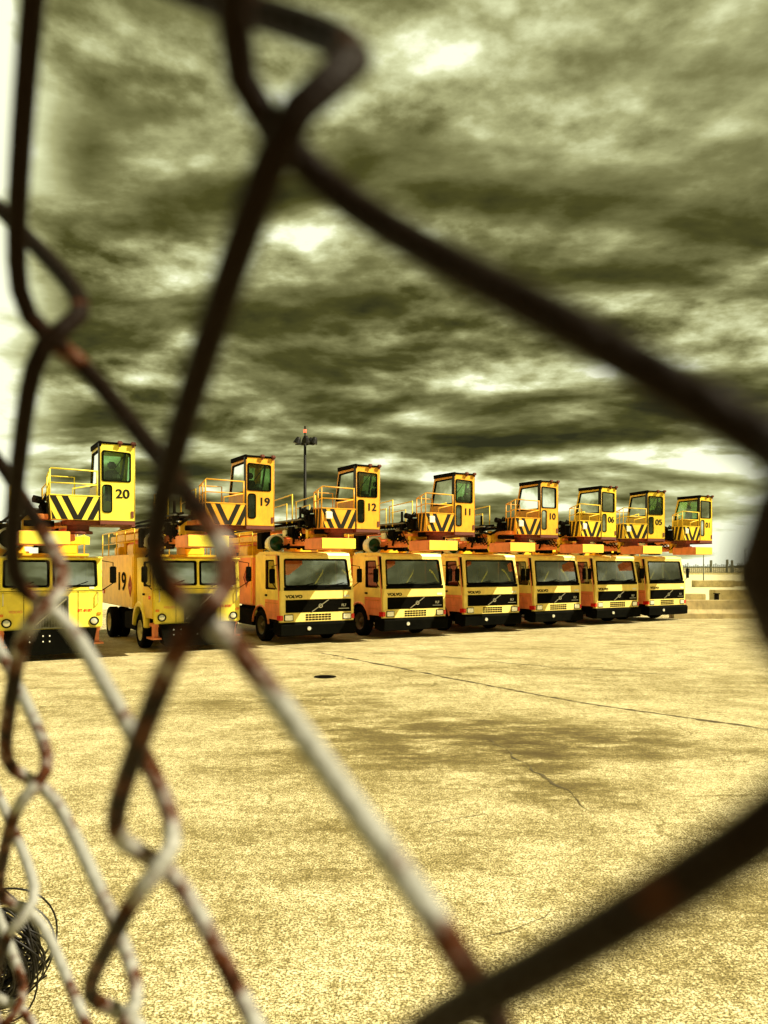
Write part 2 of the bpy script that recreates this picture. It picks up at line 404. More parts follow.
def old_cab(root):
    """flat square cab with radiator grille and split windshield"""
    XW = 1.2
    b = MB()
    M = front(.02, .05, 1.70)
    wl = rnd([(-1.08, 1.76), (-.04, 1.76), (-.04, 2.46), (-1.06, 2.46)], .06); wr = rnd([(.04, 1.76), (1.08, 1.76), (1.06, 2.46), (.04, 2.46)], .06)
    b.plate([(-XW, 1.62), (XW, 1.62), (XW-.03, 2.60), (-XW+.03, 2.60)], [wl, wr], .07, M, .015)
    b.box(-XW, XW, -.02, .12, .68, 1.64, .03)
    b.prism([(-.05, 2.54), (-.08, 2.57), (.05, 2.64), (1.7, 2.66), (1.9, 2.62), (1.9, 2.54)], -XW+.0, XW)
    b.box(-XW+.03, XW-.03, 1.85, 1.9, 1.1, 2.56)
    b.box(-XW+.04, XW-.04, .10, 1.88, 1.12, 1.20)
    for sx in (-1, 1):
        poly = [(1.9, 2.58), (1.12, 2.58), (1.12, 1.20)] + [(1.55+.64*cos(a), .5+.70*sin(a)) for a in [pi*(.70-.50*i/8) for i in range(9)]] + [(1.9, .95)]
        b.plate(poly, [], .05, side(sx*(XW-.03)), .006)
    b.build('cab_body', LEM, root)
    for sx in (-1, 1):
        a_ = [pi*(.02+.96*i/14) for i in range(15)]
        po = [(1.55+.74*cos(a), .5+.76*sin(a)) for a in a_]; pi_ = [(1.55+.58*cos(a), .5+.60*sin(a)) for a in a_[::-1]]
        m = MB(); m.plate(po+pi_, [], .16, side(sx*(XW-.03)), .02); m.build('mudguard', LEM, root)
        m = MB()
        win = rnd([(.24, 1.72), (1.02, 1.72), (1.02, 2.44), (.30, 2.44)], .05)
        m.plate([(.10, .82), (.92, .82), (1.02, 1.16), (1.10, 1.20), (1.10, 2.54), (.20, 2.54), (.12, 1.7)], [win], .05, side(sx*XW), .01)
        d = m.build('door', YEL, root)
        m = MB(); m.plate(win, [rnd([(.28, 1.76), (.98, 1.76), (.98, 2.40), (.33, 2.40)], .04)], .02, side(sx*(XW+.02)), .004); m.build('window_seal', BLK, d)
        m = MB(); m.plate(win, [], .008, side(sx*(XW-.005)), .001); m.build('window', GLD, d)
        m = MB(); m.box(sx*(XW+.05)-.02, sx*(XW+.05)+.02, .86, 1.0, 1.46, 1.52, .008); m.build('door_handle', BLK, d)
        m = MB(); m.box(sx*(XW+.03)-.012, sx*(XW+.03)+.012, .28, .46, 1.36, 1.46, .004); m.build('side_marker', RED, d)
        m = MB(); m.tube([(sx*(XW+.02), .1, 2.45), (sx*(XW+.26), -.02, 2.40), (sx*(XW+.26), -.02, 1.85), (sx*(XW+.02), .15, 1.65)], .014, 6)
        m.box(sx*(XW+.26)-.08, sx*(XW+.26)+.08, -.05, .01, 1.85, 2.30, .02); m.build('mirror', BLK, root)
        m = MB(); m.box(sx*1.02-.15, sx*1.02+.15, .12, .62, .60, .68); m.box(sx*1.08-.15, sx*1.08+.17, .10, .7, .30, .34); m.bar((sx*1.1, .3, .32), (sx*1.1, .3, .66), .12, .2); m.build('step', SAL, root)
    for nm, wv in (('windshield_seal', None),):
        m = MB()
        for w, q in ((wl, [(-1.03, 1.81), (-.09, 1.81), (-.09, 2.41), (-1.01, 2.41)]), (wr, [(.09, 1.81), (1.03, 1.81), (1.01, 2.41), (.09, 2.41)])):
            m.plate(w, [rnd(q, .05)], .03, Matrix.Translation((0, -.03, 0)) @ M, .004)
        m.build(nm, BLK, root)
    for w in (wl, wr):
        m = MB(); m.plate(w, [], .008, M, .001); m.build('windshield', GLA, root)
    for x0 in (-.9, .35):
        m = MB(); m.bar((x0, -.07, 1.72), (x0+.5, -.06, 1.90), .02); m.build('wiper', BLK, root)
    m = MB(); m.box(-.40, .40, -.05, .0, .70, 1.52, .01); g = m.build('radiator_grille', GRM, root)
    m = MB()
    for i in range(22): m.box(-.38+i*.035, -.38+i*.035+.014, -.066, -.05, .73, 1.49)
    m.build('grille_bars', CHA, g)
    m = MB(); m.bar((-.36, -.075, .80), (.34, -.075, 1.46), .012, .03); m.build('emblem', CHR, g)
    for sx in (-1, 1):
        Mh = cylM((sx*1.0, -.02, .86), (0, -1, 0))
        m = MB().lathe([(.115, -.01), (.115, .03), (.09, .035), (.085, .01)], Mh, 24); h = m.build('headlight', BLK, root, True)
        MB().lathe([(0, .04), (.05, .035), (.088, .015)], Mh, 24).build('lens', LMP, h, True)
    text('BT-8187', .10, front(-.026) @ Matrix.Translation((.78, 1.14, 0)), RED, root, 'lettering', bold=.001)
    text('VOLVO', .09, front(-.026) @ Matrix.Translation((-.80, 1.14, 0)), SAL, root, 'lettering', bold=.001)
    m = MB(); m.box(.88, 1.0, -.03, .0, 1.80-.1, 1.86-.1, .005); m.build('inspection_tag', WHT, root)
    m = MB(); m.prism([(-1.05, .67), (-.95, .20), (-.85, .14), (.85, .14), (.95, .20), (1.05, .67)], -.10, .3, 'y'); bu = m.build('bumper', BLK, root)
    for x in (-.7, -.5, -.2, -.05): 
        for z in (.42, .54): m = MB(); m.lathe([(0, .012), (.014, .008), (.018, 0)], cylM((x, -.10, z), (0, -1, 0)), 8); m.build('bolt', WHT, bu)
    m = MB(); m.box(-1.19, 1.19, -.026, -.018, 1.655, 1.668); m.build('panel_seam', CHA, root)
    for sx in (-1, 1):
        m = MB(); m.box(sx*.62-.006, sx*.62+.006, -.026, -.018, .70, 1.65); m.build('panel_seam', CHA, root)
        m = MB(); m.tube([(sx*1.08, -.02, 1.30), (sx*1.08, -.09, 1.32), (sx*1.08, -.09, 1.60), (sx*1.08, -.02, 1.62)], .014, 6); m.build('grab_handle', CHR, root)
        m = MB(); m.box(sx*1.12-.05, sx*1.12+.05, -.05, -.02, 1.02, 1.09, .01); m.build('turn_signal', LMO, root)
        m = MB(); m.box(sx*.7-.05, sx*.7+.05, -.10, -.02, 2.555, 2.615, .01); m.build('marker_lamp', LMO, root)
    cab_seats(root, 1.5)
    m = MB(); m.box(-1.1, 1.1, .12, .45, 1.5, 1.72, .05); m.build('dashboard', INT, root)
    m = MB(); m.box(-1.12, 1.12, 1.80, 1.85, 1.2, 2.54); m.box(-1.1, 1.1, .2, 1.85, 2.50, 2.53); m.build('cab_lining', INT, root)

def tank_body(root, col, label=None):
    b = MB(); b.box(-1.22, 1.22, 2.15, 7.2, 1.08, 2.64, .04)
    t = b.build('tank_body', col, root)
    if label: tag(t, label)
    m = MB(); m.box(-1.235, 1.235, 2.13, 7.22, 2.60, 2.67, .01); m.box(-1.235, -1.222, 2.3, 2.34, 1.1, 2.6); m.build('top_trim', YEL, t)
    m = MB()                                                       # hoses and valves in the gap behind the cab
    m.tube([(-1.0, 2.07, 1.2), (-1.02, 2.07, 1.9), (-.9, 2.07, 2.6), (-.6, 2.1, 2.9)], .035, 8)
    m.tube([(-.8, 2.08, 1.2), (-.85, 2.07, 2.1), (-.7, 2.08, 2.9)], .025, 8)
    m.box(-1.1, -.7, 2.02, 2.13, .9, 1.3)
    m.build('hoses', CHA, root, True)
    m = MB()                                                       # handrails on the tank top
    for sx in (-1, 1):
        for y in (2.4, 3.6, 4.8, 6.0, 7.0): m.tube([(sx*1.15, y, 2.66), (sx*1.15, y, 3.42)], .018, 6)
        m.tube([(sx*1.15, 2.4, 3.42), (sx*1.15, 7.0, 3.42)], .02, 6); m.tube([(sx*1.15, 2.4, 3.05), (sx*1.15, 7.0, 3.05)], .016, 6)
    m.build('handrail', YEL, root, True)
    m = MB(); m.box(-1.0, -.45, 3.2, 4.0, 2.67, 3.0, .03); m.box(-1.05, -.75, 5.0, 5.6, 2.67, 2.95, .03); m.box(.4, 1.0, 2.5, 3.5, 2.67, 3.05, .03)
    m.build('top_locker', YEL, root)
    m = MB(); m.lathe([(0, 0), (.25, 0), (.27, .04), (.27, .12), (0, .16)], cylM((-.6, 4.6, 2.67), (0, 0, 1)), 20); m.lathe([(.16, .02), (.16, .3), (0, .34)], cylM((.5, 5.9, 2.67), (0, 0, 1)), 16)
    m.build('filler_cap', CHA, root, True)

def placard(root, x, y, z, s=.28):
    m = MB(); m.plate([(y-s, z), (y, z-s*1.15), (y+s, z), (y, z+s*1.15)], [], .008, side(x), .002)
    p = m.build('warning_diamond', mat_red_d, root)
    m = MB(); k = s*.82
    m.plate([(y-k, z), (y, z-k*1.15), (y+k, z), (y, z+k*1.15)], [[(y-k*.9, z), (y, z-k*1.03), (y+k*.9, z), (y, z+k*1.03)]], .012, side(x), .001)
    m.plate([(y-.07, z-.02), (y+.07, z-.02), (y+.03, z+.12), (y, z+.2), (y-.03, z+.12)], [], .012, side(x), .001)
    m.build('diamond_mark', BLK, p)
mat_red_d = mat('placard_red', (.42, .03, .01), .5)

def top_gear(root, light=GRN):
    """boom, booms rest, round lamp on the cab roof"""
    # lower arm
    cx = -.42
    m = MB(); m.box(cx-.50, cx+.56, -2.1, -1.0, 2.80, 3.10, .02); k = m.build('arm_head', SAL, root); tag(k, 'boxed arm head, sides coloured shaded orange, end coloured sunlit yellow')
    m = MB(); m.box(cx-.49, cx+.55, -2.112, -2.1, 2.81, 3.09, .003); m.build('lit_end_face', LEM, k)  # thin yellow sheet paints the sunlit end of the same box
    m = MB(); m.box(cx-.20, cx+.20, -1.0, 6.4, 2.94, 3.16, .015); m.box(cx-.24, cx+.24, 1.5, 1.9, 2.90, 3.20, .02); m.box(cx-.24, cx+.24, 4.0, 4.5, 2.90, 3.20, .02); m.box(cx-.25, cx-.20, -.6, 6.0, 3.02, 3.05)
    m.build('lower_boom', SAL, root)
    m = MB(); m.box(cx-.15, cx+.15, -1.7, 5.6, 3.38, 3.50, .01); m.box(cx-.20, cx+.20, -.3, .3, 3.33, 3.55, .01); m.build('upper_boom', ORG, root)
    m = MB()
    for y in (-.9, .6, 2.4, 3.6, 5.2): m = MB(); m.bar((cx-.18, y, 3.14), (cx-.15, y+.25, 3.42), .05); m.bar((cx+.18, y, 3.14), (cx+.15, y+.25, 3.42), .05); m.box(cx-.2, cx+.2, y-.05, y+.05, 3.12, 3.2); m.build('boom_bracket', YEL, root)
    for y in (2.9, -.85): m = MB(); m.box(cx-.32, cx+.32, y, y+.17, 2.87, 3.5, .01); m.build('boom_bracket', YEL, root)
    m = MB(); rb = random.Random(5)
    for k in range(7):
        y0 = -.9+k*.16; m.tube([(cx-.30, y0, 3.15), (cx-.38-.03*k, y0+.1, 3.0+.04*k), (cx-.36, y0+.4, 3.3), (cx-.28, y0+.7, 3.58)], .018, 6)
    m.box(cx-.42, cx-.22, .0, .35, 3.2, 3.5, .02); m.box(cx-.40, cx-.25, -.5, -.3, 3.45, 3.75, .02); m.tube([(cx-.35, -.4, 3.6), (cx-.35, -.4, 4.05)], .04, 8)
    m.build('valve_block', CHA, root)
    m = MB(); m.box(cx-.40, cx-.24, .55, .80, 3.22, 3.42, .015); m.build('junction_box', WHT, root); m = MB(); m.box(cx+.2, cx+.4, -.1, .25, 3.2, 3.36, .015); m.build('junction_box', WHT, root)
    m = MB()
    for dx in (-.1, 0, .1): m.tube([(cx+dx, -1.3, 3.60), (cx+dx, 1.0, 3.62), (cx+dx, 5.4, 3.60)], .03, 8)
    m.tube([(cx-.3, -1.0, 3.7), (cx-.3, 5.5, 3.66)], .035, 8)
    m.build('boom_hoses', CHA, root, True)
    m = MB(); m.tube([(cx+.25, -.9, 3.66), (cx+.25, 5.0, 3.62)], .04, 8); m.box(cx-.34, cx-.26, -.6, 5.2, 3.44, 3.52); m.build('boom_pipe', GRM, root, True)
    m = MB(); m.box(cx+.70, cx+1.02, .3, 6.3, 2.96, 3.20, .015); m.box(cx+.66, cx+1.06, 2.2, 2.6, 2.92, 3.24, .02); m.box(cx+.74, cx+.98, -.5, 5.0, 3.26, 3.38, .01); m.build('side_boom', SAL, root)
    m = MB(); m.box(cx-.62, cx-.36, 1.8, 6.2, 3.12, 3.30, .01); m.box(cx-.60, cx-.42, 1.9, 5.9, 3.36, 3.44, .01); m.build('hose_tray', YEL, root)
    m = MB()
    for k in range(4): m.tube([(cx-.58+.05*k, 1.7, 3.48), (cx-.56+.05*k, 3.2, 3.52+.02*k), (cx-.58+.05*k, 5.9, 3.46)], .022, 6)
    m.box(cx-.70, cx-.40, 1.7, 2.1, 2.86, 3.42, .02); m.box(cx+.3, cx+.66, .5, .9, 2.82, 3.4, .02); m.box(cx+.35, cx+.66, 3.1, 3.7, 2.86, 3.4, .02)
    m.build('hose_bundle', CHA, root)
    # knuckle pins
    for y, z in ((6.1, 3.14), (-1.3, 3.3), (-.1, 3.44)):
        m = MB(); m.tube([(cx-.32, y, z), (cx+.32, y, z)], .07, 12); m.build('boom_pin', CHA, root, True)
    # hydraulic ram
    m = MB(); m.tube([(cx, 4.2, 2.8), (cx, 1.9, 3.0)], .07, 10); m.tube([(cx, 1.9, 3.0), (cx, .9, 3.06)], .04, 10); m.build('hydraulic_ram', GRM, root, True)
    # turret
    m = MB(); m.lathe([(.5, 0), (.5, .12), (.38, .14), (.34, .5), (0, .5)], cylM((cx, 5.9, 2.66), (0, 0, 1)), 24); m.box(cx-.34, cx+.34, 5.5, 6.5, 2.9, 3.6, .03); m.build('turret', YEL, root)
    # rest on cab
    m = MB(); m.bar((cx-.18, .9, 2.88), (cx-.10, .3, 3.3), .10); m.bar((cx+.18, .9, 2.88), (cx+.10, .3, 3.3), .10); m.box(cx-.35, cx+.35, .7, 1.1, 2.88, 2.96, .01)
    m.tube([(cx-.25, .3, 3.0), (cx-.32, .1, 3.3), (cx-.3, -.4, 3.5), (cx-.36, -.9, 3.4), (cx-.2, -1.3, 3.6)], .04, 8)
    m.build('boom_rest', CHA, root)
    # walkway rails over the boom
    m = MB()
    zt = 4.45
    for sx in (-.38, .38):
        m.tube([(cx+sx, .1, 3.6), (cx+sx, .1, zt), (cx+sx, 1.5, zt-.08), (cx+sx, 1.5, 3.6)], .022, 6)
        m.tube([(cx+sx, .5, 3.6), (cx+sx, .5, zt-.25), (cx+sx, 1.4, zt-.3)], .018, 6)
    m.build('walkway_rail', YEL, root, True)
    m = MB(); m.box(cx-.42, cx+.42, -.6, 1.7, 3.66, 3.70); m.build('walkway', GRM, root)
    # round lamp
    Ml = cylM((-.86, 1.15, 3.02), (0, -1, 0))
    m = MB(); m.lathe([(.24, -.35), (.29, -.1), (.29, .03), (.235, .03), (.235, .0)], Ml, 28); m.box(-1.12, -.6, 1.15, 1.45, 2.88, 2.96, .01); lp = m.build('round_lamp', WHT, root, False)
    MB().lathe([(0, .035), (.12, .03), (.20, .01), (.235, 0)], Ml, 28).build('lens', light, lp, True)
    m = MB(); m.box(.3, .9, 1.1, 1.7, 2.88, 3.1, .03); m.lathe([(.16, 0), (.17, .2), (0, .26)], cylM((.95, 1.3, 2.9), (0, 0, 1)), 16); m.build('roof_unit', YEL, root)

def basket(root, bx, by=-1.8, rz=0., paint=YEL, lamp=True, zoff=0.):
    """operator basket: chevron platform on the left, glazed cabin on the right; returns its Empty"""
    bk = empty('operator_basket', (bx, by, .10), rz, root); bk.scale = (.96, .96, .96)
    z0, z1 = 3.42, 5.28; CW = .83
    zm = 4.28
    def G(n, mbo, m, par=bk, sm=False): return mbo.build(n, m, par, sm)
    # number face (front), a door with two windows
    m = MB()
    up = rnd([(.06, zm+.10), (CW-.12, zm+.10), (CW-.12, z1-.20), (.06, z1-.17)], .06)
    lo = rnd([(.06, 3.62), (.28, 3.62), (.28, zm+.0), (.06, zm+.0)], .08)
    m.plate(rect(0, CW, z0, z1), [up, lo], .04, front(.02), .008)
    f = G('front_wall', m, paint)
    for w in (up, lo):
        cx_ = sum(p[0] for p in w)/len(w); cz_ = sum(p[1] for p in w)/len(w)
        m = MB(); m.plate([((p[0]-cx_)*1.06+cx_, (p[1]-cz_)*1.04+cz_) for p in w], [[((p[0]-cx_)*.92+cx_, (p[1]-cz_)*.95+cz_) for p in w]], .02, front(-.008), .004); m.build('window_seal', BLK, f)
        m = MB(); m.plate(w, [], .006, front(.02), .001); m.build('window_pane', GLC, f)
    m = MB(); m.box(CW-.10, CW-.04, -.02, -.002, 3.50, 3.66); m.build('reflector', RUS, f)
    # side face toward the platform
    y1b, y1t = 1.42, 1.12
    out = [(0, z0), (y1b, z0), (y1b, zm-.2), (y1t, z1-.02), (0, z1)]
    win = rnd([(.10, zm+.04), (y1b-.13, zm+.04), (y1t-.07, z1-.14), (.10, z1-.12)], .03)
    m = MB(); m.plate(out, [win], .04, side(.02), .008); s_ = G('side_wall', m, paint)
    m = MB(); m.plate(win, [], .006, side(.02), .001); m.build('window_pane', GLC, s_)
    m = MB(); m.plate(win, [rnd([(.14, zm+.08), (y1b-.18, zm+.08), (y1t-.10, z1-.18), (.14, z1-.16)], .03)], .02, side(-.004), .004); m.build('window_seal', BLK, s_)
    m = MB(); m.box(-.03, .0, -.008, .10, z0, z1, .004); m.build('corner_seal', STR, s_)
    # far side
    m = MB(); m.plate(out, [win], .04, side(CW-.02), .008); s2 = G('side_wall', m, paint)
    m = MB(); m.plate(win, [], .006, side(CW-.02), .001); m.build('window_pane', GLC, s2)
    # rear slanted
    sl = math.atan2(y1b-y1t, z1-zm+.2)
    hh = sqrt((y1b-y1t)**2+(z1-.02-zm+.2)**2)
    m = MB(); m.plate(rect(.04, CW-.04, z0, zm-.2), [], .03, front(y1b-.02), .004)
    Mr = Matrix.Translation((0, y1b-.02, zm-.2)) @ Matrix.Rotation(sl, 4, 'X') @ FRONT
    m.plate(rect(.04, CW-.04, 0, hh), [rect(.12, CW-.12, .12, hh-.12)], .03, Mr, .004); r_ = G('rear_wall', m, paint)
    m = MB(); m.plate(rect(.12, CW-.12, .12, hh-.12), [], .006, Mr, .001); m.build('window_pane', GLC, r_)
    # roof and floor
    m = MB(); m.box(-.03, CW+.03, -.03, y1t+.03, z1, z1+.05, .015); m.box(-.03, .03, -.02, y1t, z1-.06, z1+.06); G('roof', m, CHA)
    m = MB(); m.box(.0, CW, .0, y1b, z0-.10, z0-.005, .01); m.box(CW*.9, CW, .0, y1b, z0-.14, z0-.1); G('cabin_floor', m, RUS)
    # lights on top
    m = MB()
    for x in (CW*.55, CW*.93): m = MB(); m.box(x-.06, x+.06, -.10, .0, z1+.0, z1+.08, .02).box(x-.02, x+.02, -.06, -.02, z1-.06, z1+.02); G('work_light', m, RUS)
    # operator seat, controls
    m = MB(); m.box(.25, .62, .45, .85, 3.95, 4.05, .04); m.box(.27, .60, .80, .92, 4.05, 4.75, .04); m.box(.33, .54, .80, .9, 4.78, 4.96, .04); m.box(.38, .48, .5, .6, 3.42, 3.95)
    m.lathe([(0, .2), (.10, .17), (.13, .08), (.10, 0), (0, -.02)], cylM((.45, .25, 4.40), (0, 0, 1)), 14)
    m.box(.25, .66, .12, .35, 3.9, 4.38, .03); m.tube([(.62, .1, z1-.02), (.60, .18, 4.9), (.55, .2, 4.5)], .03, 8); m.box(.35, .75, .08, .3, z1-.16, z1-.02, .03)
    m.tube([(.70, .25, z1-.1), (.35, .5, 4.6)], .012, 6)
    G('operator_seat', m, SEA, sm=False)
    # ---- platform
    PW, PD = 1.12, .52; zp = 3.98
    m = MB()
    m.prism([(-PW+.05, z0), (0, z0), (0, zp), (-PW, zp)], .0, .03, 'y')          # front skin
    fr = G('chevron_front', m, paint)
    # stripes : V meeting mid panel
    m = MB(); xm = -PW*.45
    def clipx(xa, z): return max(-PW+.004+.05*(zp-z)/(zp-z0), min(-.004, xa))
    hgt = zp-z0
    for s0, sg in ((xm, 1), (xm, -1)):
        for k in range(0, 4):
            a = -.05 + .265*k; w = .14
            # at top the stripe sits at xm + sg*(a+.30), at bottom xm + sg*(a)
            za, zb = z0+.004, zp-.004
            run = .27
            P = []
            q = [(s0+sg*a, za), (s0+sg*(a+w), za), (s0+sg*(a+w+run), zb), (s0+sg*(a+run), zb)]
            # clip polygon against the panel sides
            def lim_l(z): return -PW+.05*(zp-z)/hgt+.004
            def clip(poly, f):
                o = []
                for i in range(len(poly)):
                    p, n = poly[i], poly[(i+1) % len(poly)]; fp, fn = f(p), f(n)
                    if fp >= 0: o.append(p)
                    if fp*fn < 0:
                        t = fp/(fp-fn); o.append((p[0]+t*(n[0]-p[0]), p[1]+t*(n[1]-p[1])))
                return o
            q = clip(q, lambda p: -.004-p[0]); 
            if len(q) > 2: q = clip(q, lambda p: p[0]-lim_l(p[1]))
            if len(q) > 2:
                if sg > 0: q = clip(q, lambda p: p[0]-xm)
                else: q = clip(q, lambda p: xm-p[0])
            if len(q) > 2: m.prism(q, -.006, -.001, 'y')
    m.build('chevron_stripes', STR, fr)
    m = MB()
    m.prism([(0, z0), (PD*.9, z0), (PD, zp), (0, zp)], -.015, .015)
    # shear so that the bottom tucks in
    for v in m.bm.verts: v.co.x += -PW + .05*(zp-v.co.z)/hgt
    sd = G('chevron_side', m, paint)
    m = MB()
    for k in range(3):
        a = .02+.20*k
        q = [(a+.16, z0+.004), (a+.28, z0+.004), (a+.12, zp-.004), (a, zp-.004)]
        q = [(max(.004, min(p[0], PD*.9 if p[1] < 3.7 else PD-.01)), p[1]) for p in q]
        m.prism(q, -.022, -.016)
    for v in m.bm.verts: v.co.x += -PW + .05*(zp-v.co.z)/hgt
    m.build('chevron_stripes', STR, sd)
    if lamp:
        m = MB(); m.box(-PW+.10, -PW+.32, -.06, -.01, 3.68, 3.90, .02); G('square_lamp', m, WHT)
    m = MB(); m.box(-PW+.1, 0, 0.03, PD, z0, z0+.04); m.box(-PW+.12, 0, PD-.04, PD, z0, zp); m.box(-PW-.01, .0, -.01, .05, zp, zp+.03, .006); m.box(-PW-.01, -PW+.04, 0.05, PD, zp, zp+.03, .006); G('platform_floor', m, paint)
    # rails
    m = MB(); zr = 4.62; r = .019
    def P(x, y, z): return (x, y, z)
    m.tube([P(-PW, 0.02, zp), P(-PW, 0.02, zr-.02)], r, 6); m.tube([P(-PW, PD, zp-.1), P(-PW, PD, zr-.14)], r, 6)
    m.tube([P(-PW, PD, zr-.14), P(-PW*.98, .02, zr), P(-.05, 0.02, zr-.02)], r, 6)
    m.tube([P(-.06, 0.02, zp), P(-.06, 0.02, zr)], r*1.2, 6); m.tube([P(-PW*.55, .02, zp), P(-PW*.55, .02, zp+.18), P(-.05, .02, zp+.3)], r*.9, 6)
    m.tube([P(-PW, 0.02, zp+.30), P(-.05, 0.02, zp+.30)], r*.8, 6); m.tube([P(-PW, .02, zp+.3), P(-PW, PD, zp+.22)], r*.8, 6)
    m.tube([P(-PW, PD*.5, zp), P(-PW, PD*.5, zr-.07)], r, 6)
    m.tube([P(-PW, PD, zr-.14), P(-.5, PD, zr-.14), P(-.5, PD, z0+.1)], r, 6)
    G('guard_rail', m, paint, sm=True)
    # controls and hoses at the rear of the platform
    m = MB(); m.box(-.7, -.3, .55, .85, 3.5, 4.05, .03)
    for i in range(5): m.tube([(-PW-.05+.04*i, PD+.05, 3.45), (-PW-.15+.05*i, PD+.25+.03*i, 3.75), (-PW-.02*i, PD+.15, 4.05-.04*i), (-PW+.1, PD-.05, 3.9)], .022, 6)
    m.box(-PW-.12, -PW+.15, PD+.02, PD+.4, 3.5, 3.85, .03); m.lathe([(0, 0), (.09, 0), (.09, .2), (0, .22)], cylM((-PW-.1, PD+.2, 3.9), (-1, 0, .2)), 12)
    G('control_valves', m, CHA)
    # slew mount underneath
    m = MB(); m.lathe([(.34, 0), (.34, .06), (.26, .08), (.26, .20), (.40, .22), (.40, .30)], cylM((-.42, .5, 3.10), (0, 0, 1)), 20); m.box(-.75, .15, .15, 1.0, 3.30, z0-.005, .01); G('slew_mount', m, RUS)
    m = MB(); m.box(-1.05, -.1, .85, 1.5, 3.30, 3.38, .01); m.bar((-.9, 1.4, 3.3), (-.5, 1.9, 3.45), .12); G('mount_arm', m, ORG)
    return bk

# ------------------------------------------------------------ trucks
ANG = R(31)
def remap(o, f):
    for c in o.children:
        if c.type == 'MESH':
            for v in c.data.vertices: v.co.z = f(v.co.z)
        remap(c, f)
def base_modern():
    r = empty('boom_truck')
    modern_cab(r); remap(r, lambda z: z*.945); chassis(r, 7.4, DRM); tank_body(r, SAL, 'tank body coloured the orange of shaded yellow'); placard(r, -1.228, 2.75, 1.95)  # shade on the tank side is put into its orange
    top_gear(r)
    return r
def base_old(n):
    r = empty('boom_truck')
    old_cab(r); remap(r, lambda z: z*1.13 if z < .68 else .77+(z-.68)*.955 if z < 2.46 else 2.47+(z-2.46)*.5); chassis(r, 7.4); tank_body(r, YEL); placard(r, -1.228, 2.62, 1.74)
    m = MB(); m.box(-1.25, -1.22, 6.3, 6.75, 1.42, 1.56, .005); m.build('side_marker', RED, r)
    text(n, .78, side(-1.232) @ Matrix.Translation((3.75, 1.83, 0)) @ Matrix.Diagonal((-1, 1, -1, 1)), BLK, r, 'tank_number', squash=1.6, bold=.012)
    top_gear(r, BLK)
    return r
# number, x, z(depth), px of cabin edge
TR = [('20', -8.5, 19.8, 101, 0, 'leftmost boom truck, square lemon cab and basket 20, beside truck 19'),
      ('19', -5.3, 22.1, 246, 0, 'square cab boom truck with 19 on its tank and on its basket'),
      ('12', -2.06, 24.2, 356, 0, 'flat front boom truck with basket numbered 12, beside truck 19'),
      ('11', 1.05, 26.2, 454, 0, 'yellow boom truck with basket numbered 11, between trucks 12 and 10'),
      ('10', 3.95, 28.3, 541, 0, 'yellow boom truck with basket numbered 10, between trucks 11 and 06'),
      ('06', 6.8, 30.3, 600.6, 0, 'yellow boom truck with basket numbered 06, between trucks 10 and 05'),
      ('05', 9.75, 32.4, 648, -12, 'yellow boom truck whose basket 05 is swung round a little'),
      ('01', 12.55, 34.4, 699.6, 0, 'last boom truck of the row, basket numbered 01, next to concrete barrier')]
GRP = 'yellow boom trucks parked in a row'
JIT = {'11': .8, '10': -.9, '06': 1.3, '05': -.6, '01': .7, '20': -.8}
protoM = None
for n, X, Z, px, rz, lab in TR:
    X *= .965; Z *= .965
    if n in ('20', '19'): r = base_old(n)
    elif protoM is None: r = protoM = base_modern(); kids = None
    else: r = copy_tree(clean)
    if n == '12':
        clean = empty('tmp_clean')
        for ch in list(r.children): copy_tree(ch, clean)
    r.name = 'boom_truck'
    r.location = (X, Z, 0); r.rotation_euler.z = ANG + R(JIT.get(n, 0))
    tag(r, lab, 'boom truck', GRP)
    # place the basket so its cabin edge stands where this truck carries it
    by = -1.8; t = (px-384)/775
    c, s = cos(ANG), sin(ANG)
    # X + c*x - s*by = t*(Z + s*x + c*by)
    bx = (t*(Z + c*by) - X + s*by)/(c - t*s)
    paint = {'20': LEM, '19': AMB, '12': AMB, '11': AMB, '10': AMB}.get(n, YEL)
    bk = basket(r, bx, by, R(rz), paint, lamp=n not in ('20', '19'))
    nb = text(n, .31, front(-.006) @ Matrix.Translation((.53, 4.07, 0)), STR, bk, 'number', squash=1.08, bold=.0)
    nb.data = nb.data.copy(); thicken(nb, .008)
def rmtree(o):
    for c in list(o.children): rmtree(c)
    bpy.data.objects.remove(o)
rmtree(clean)

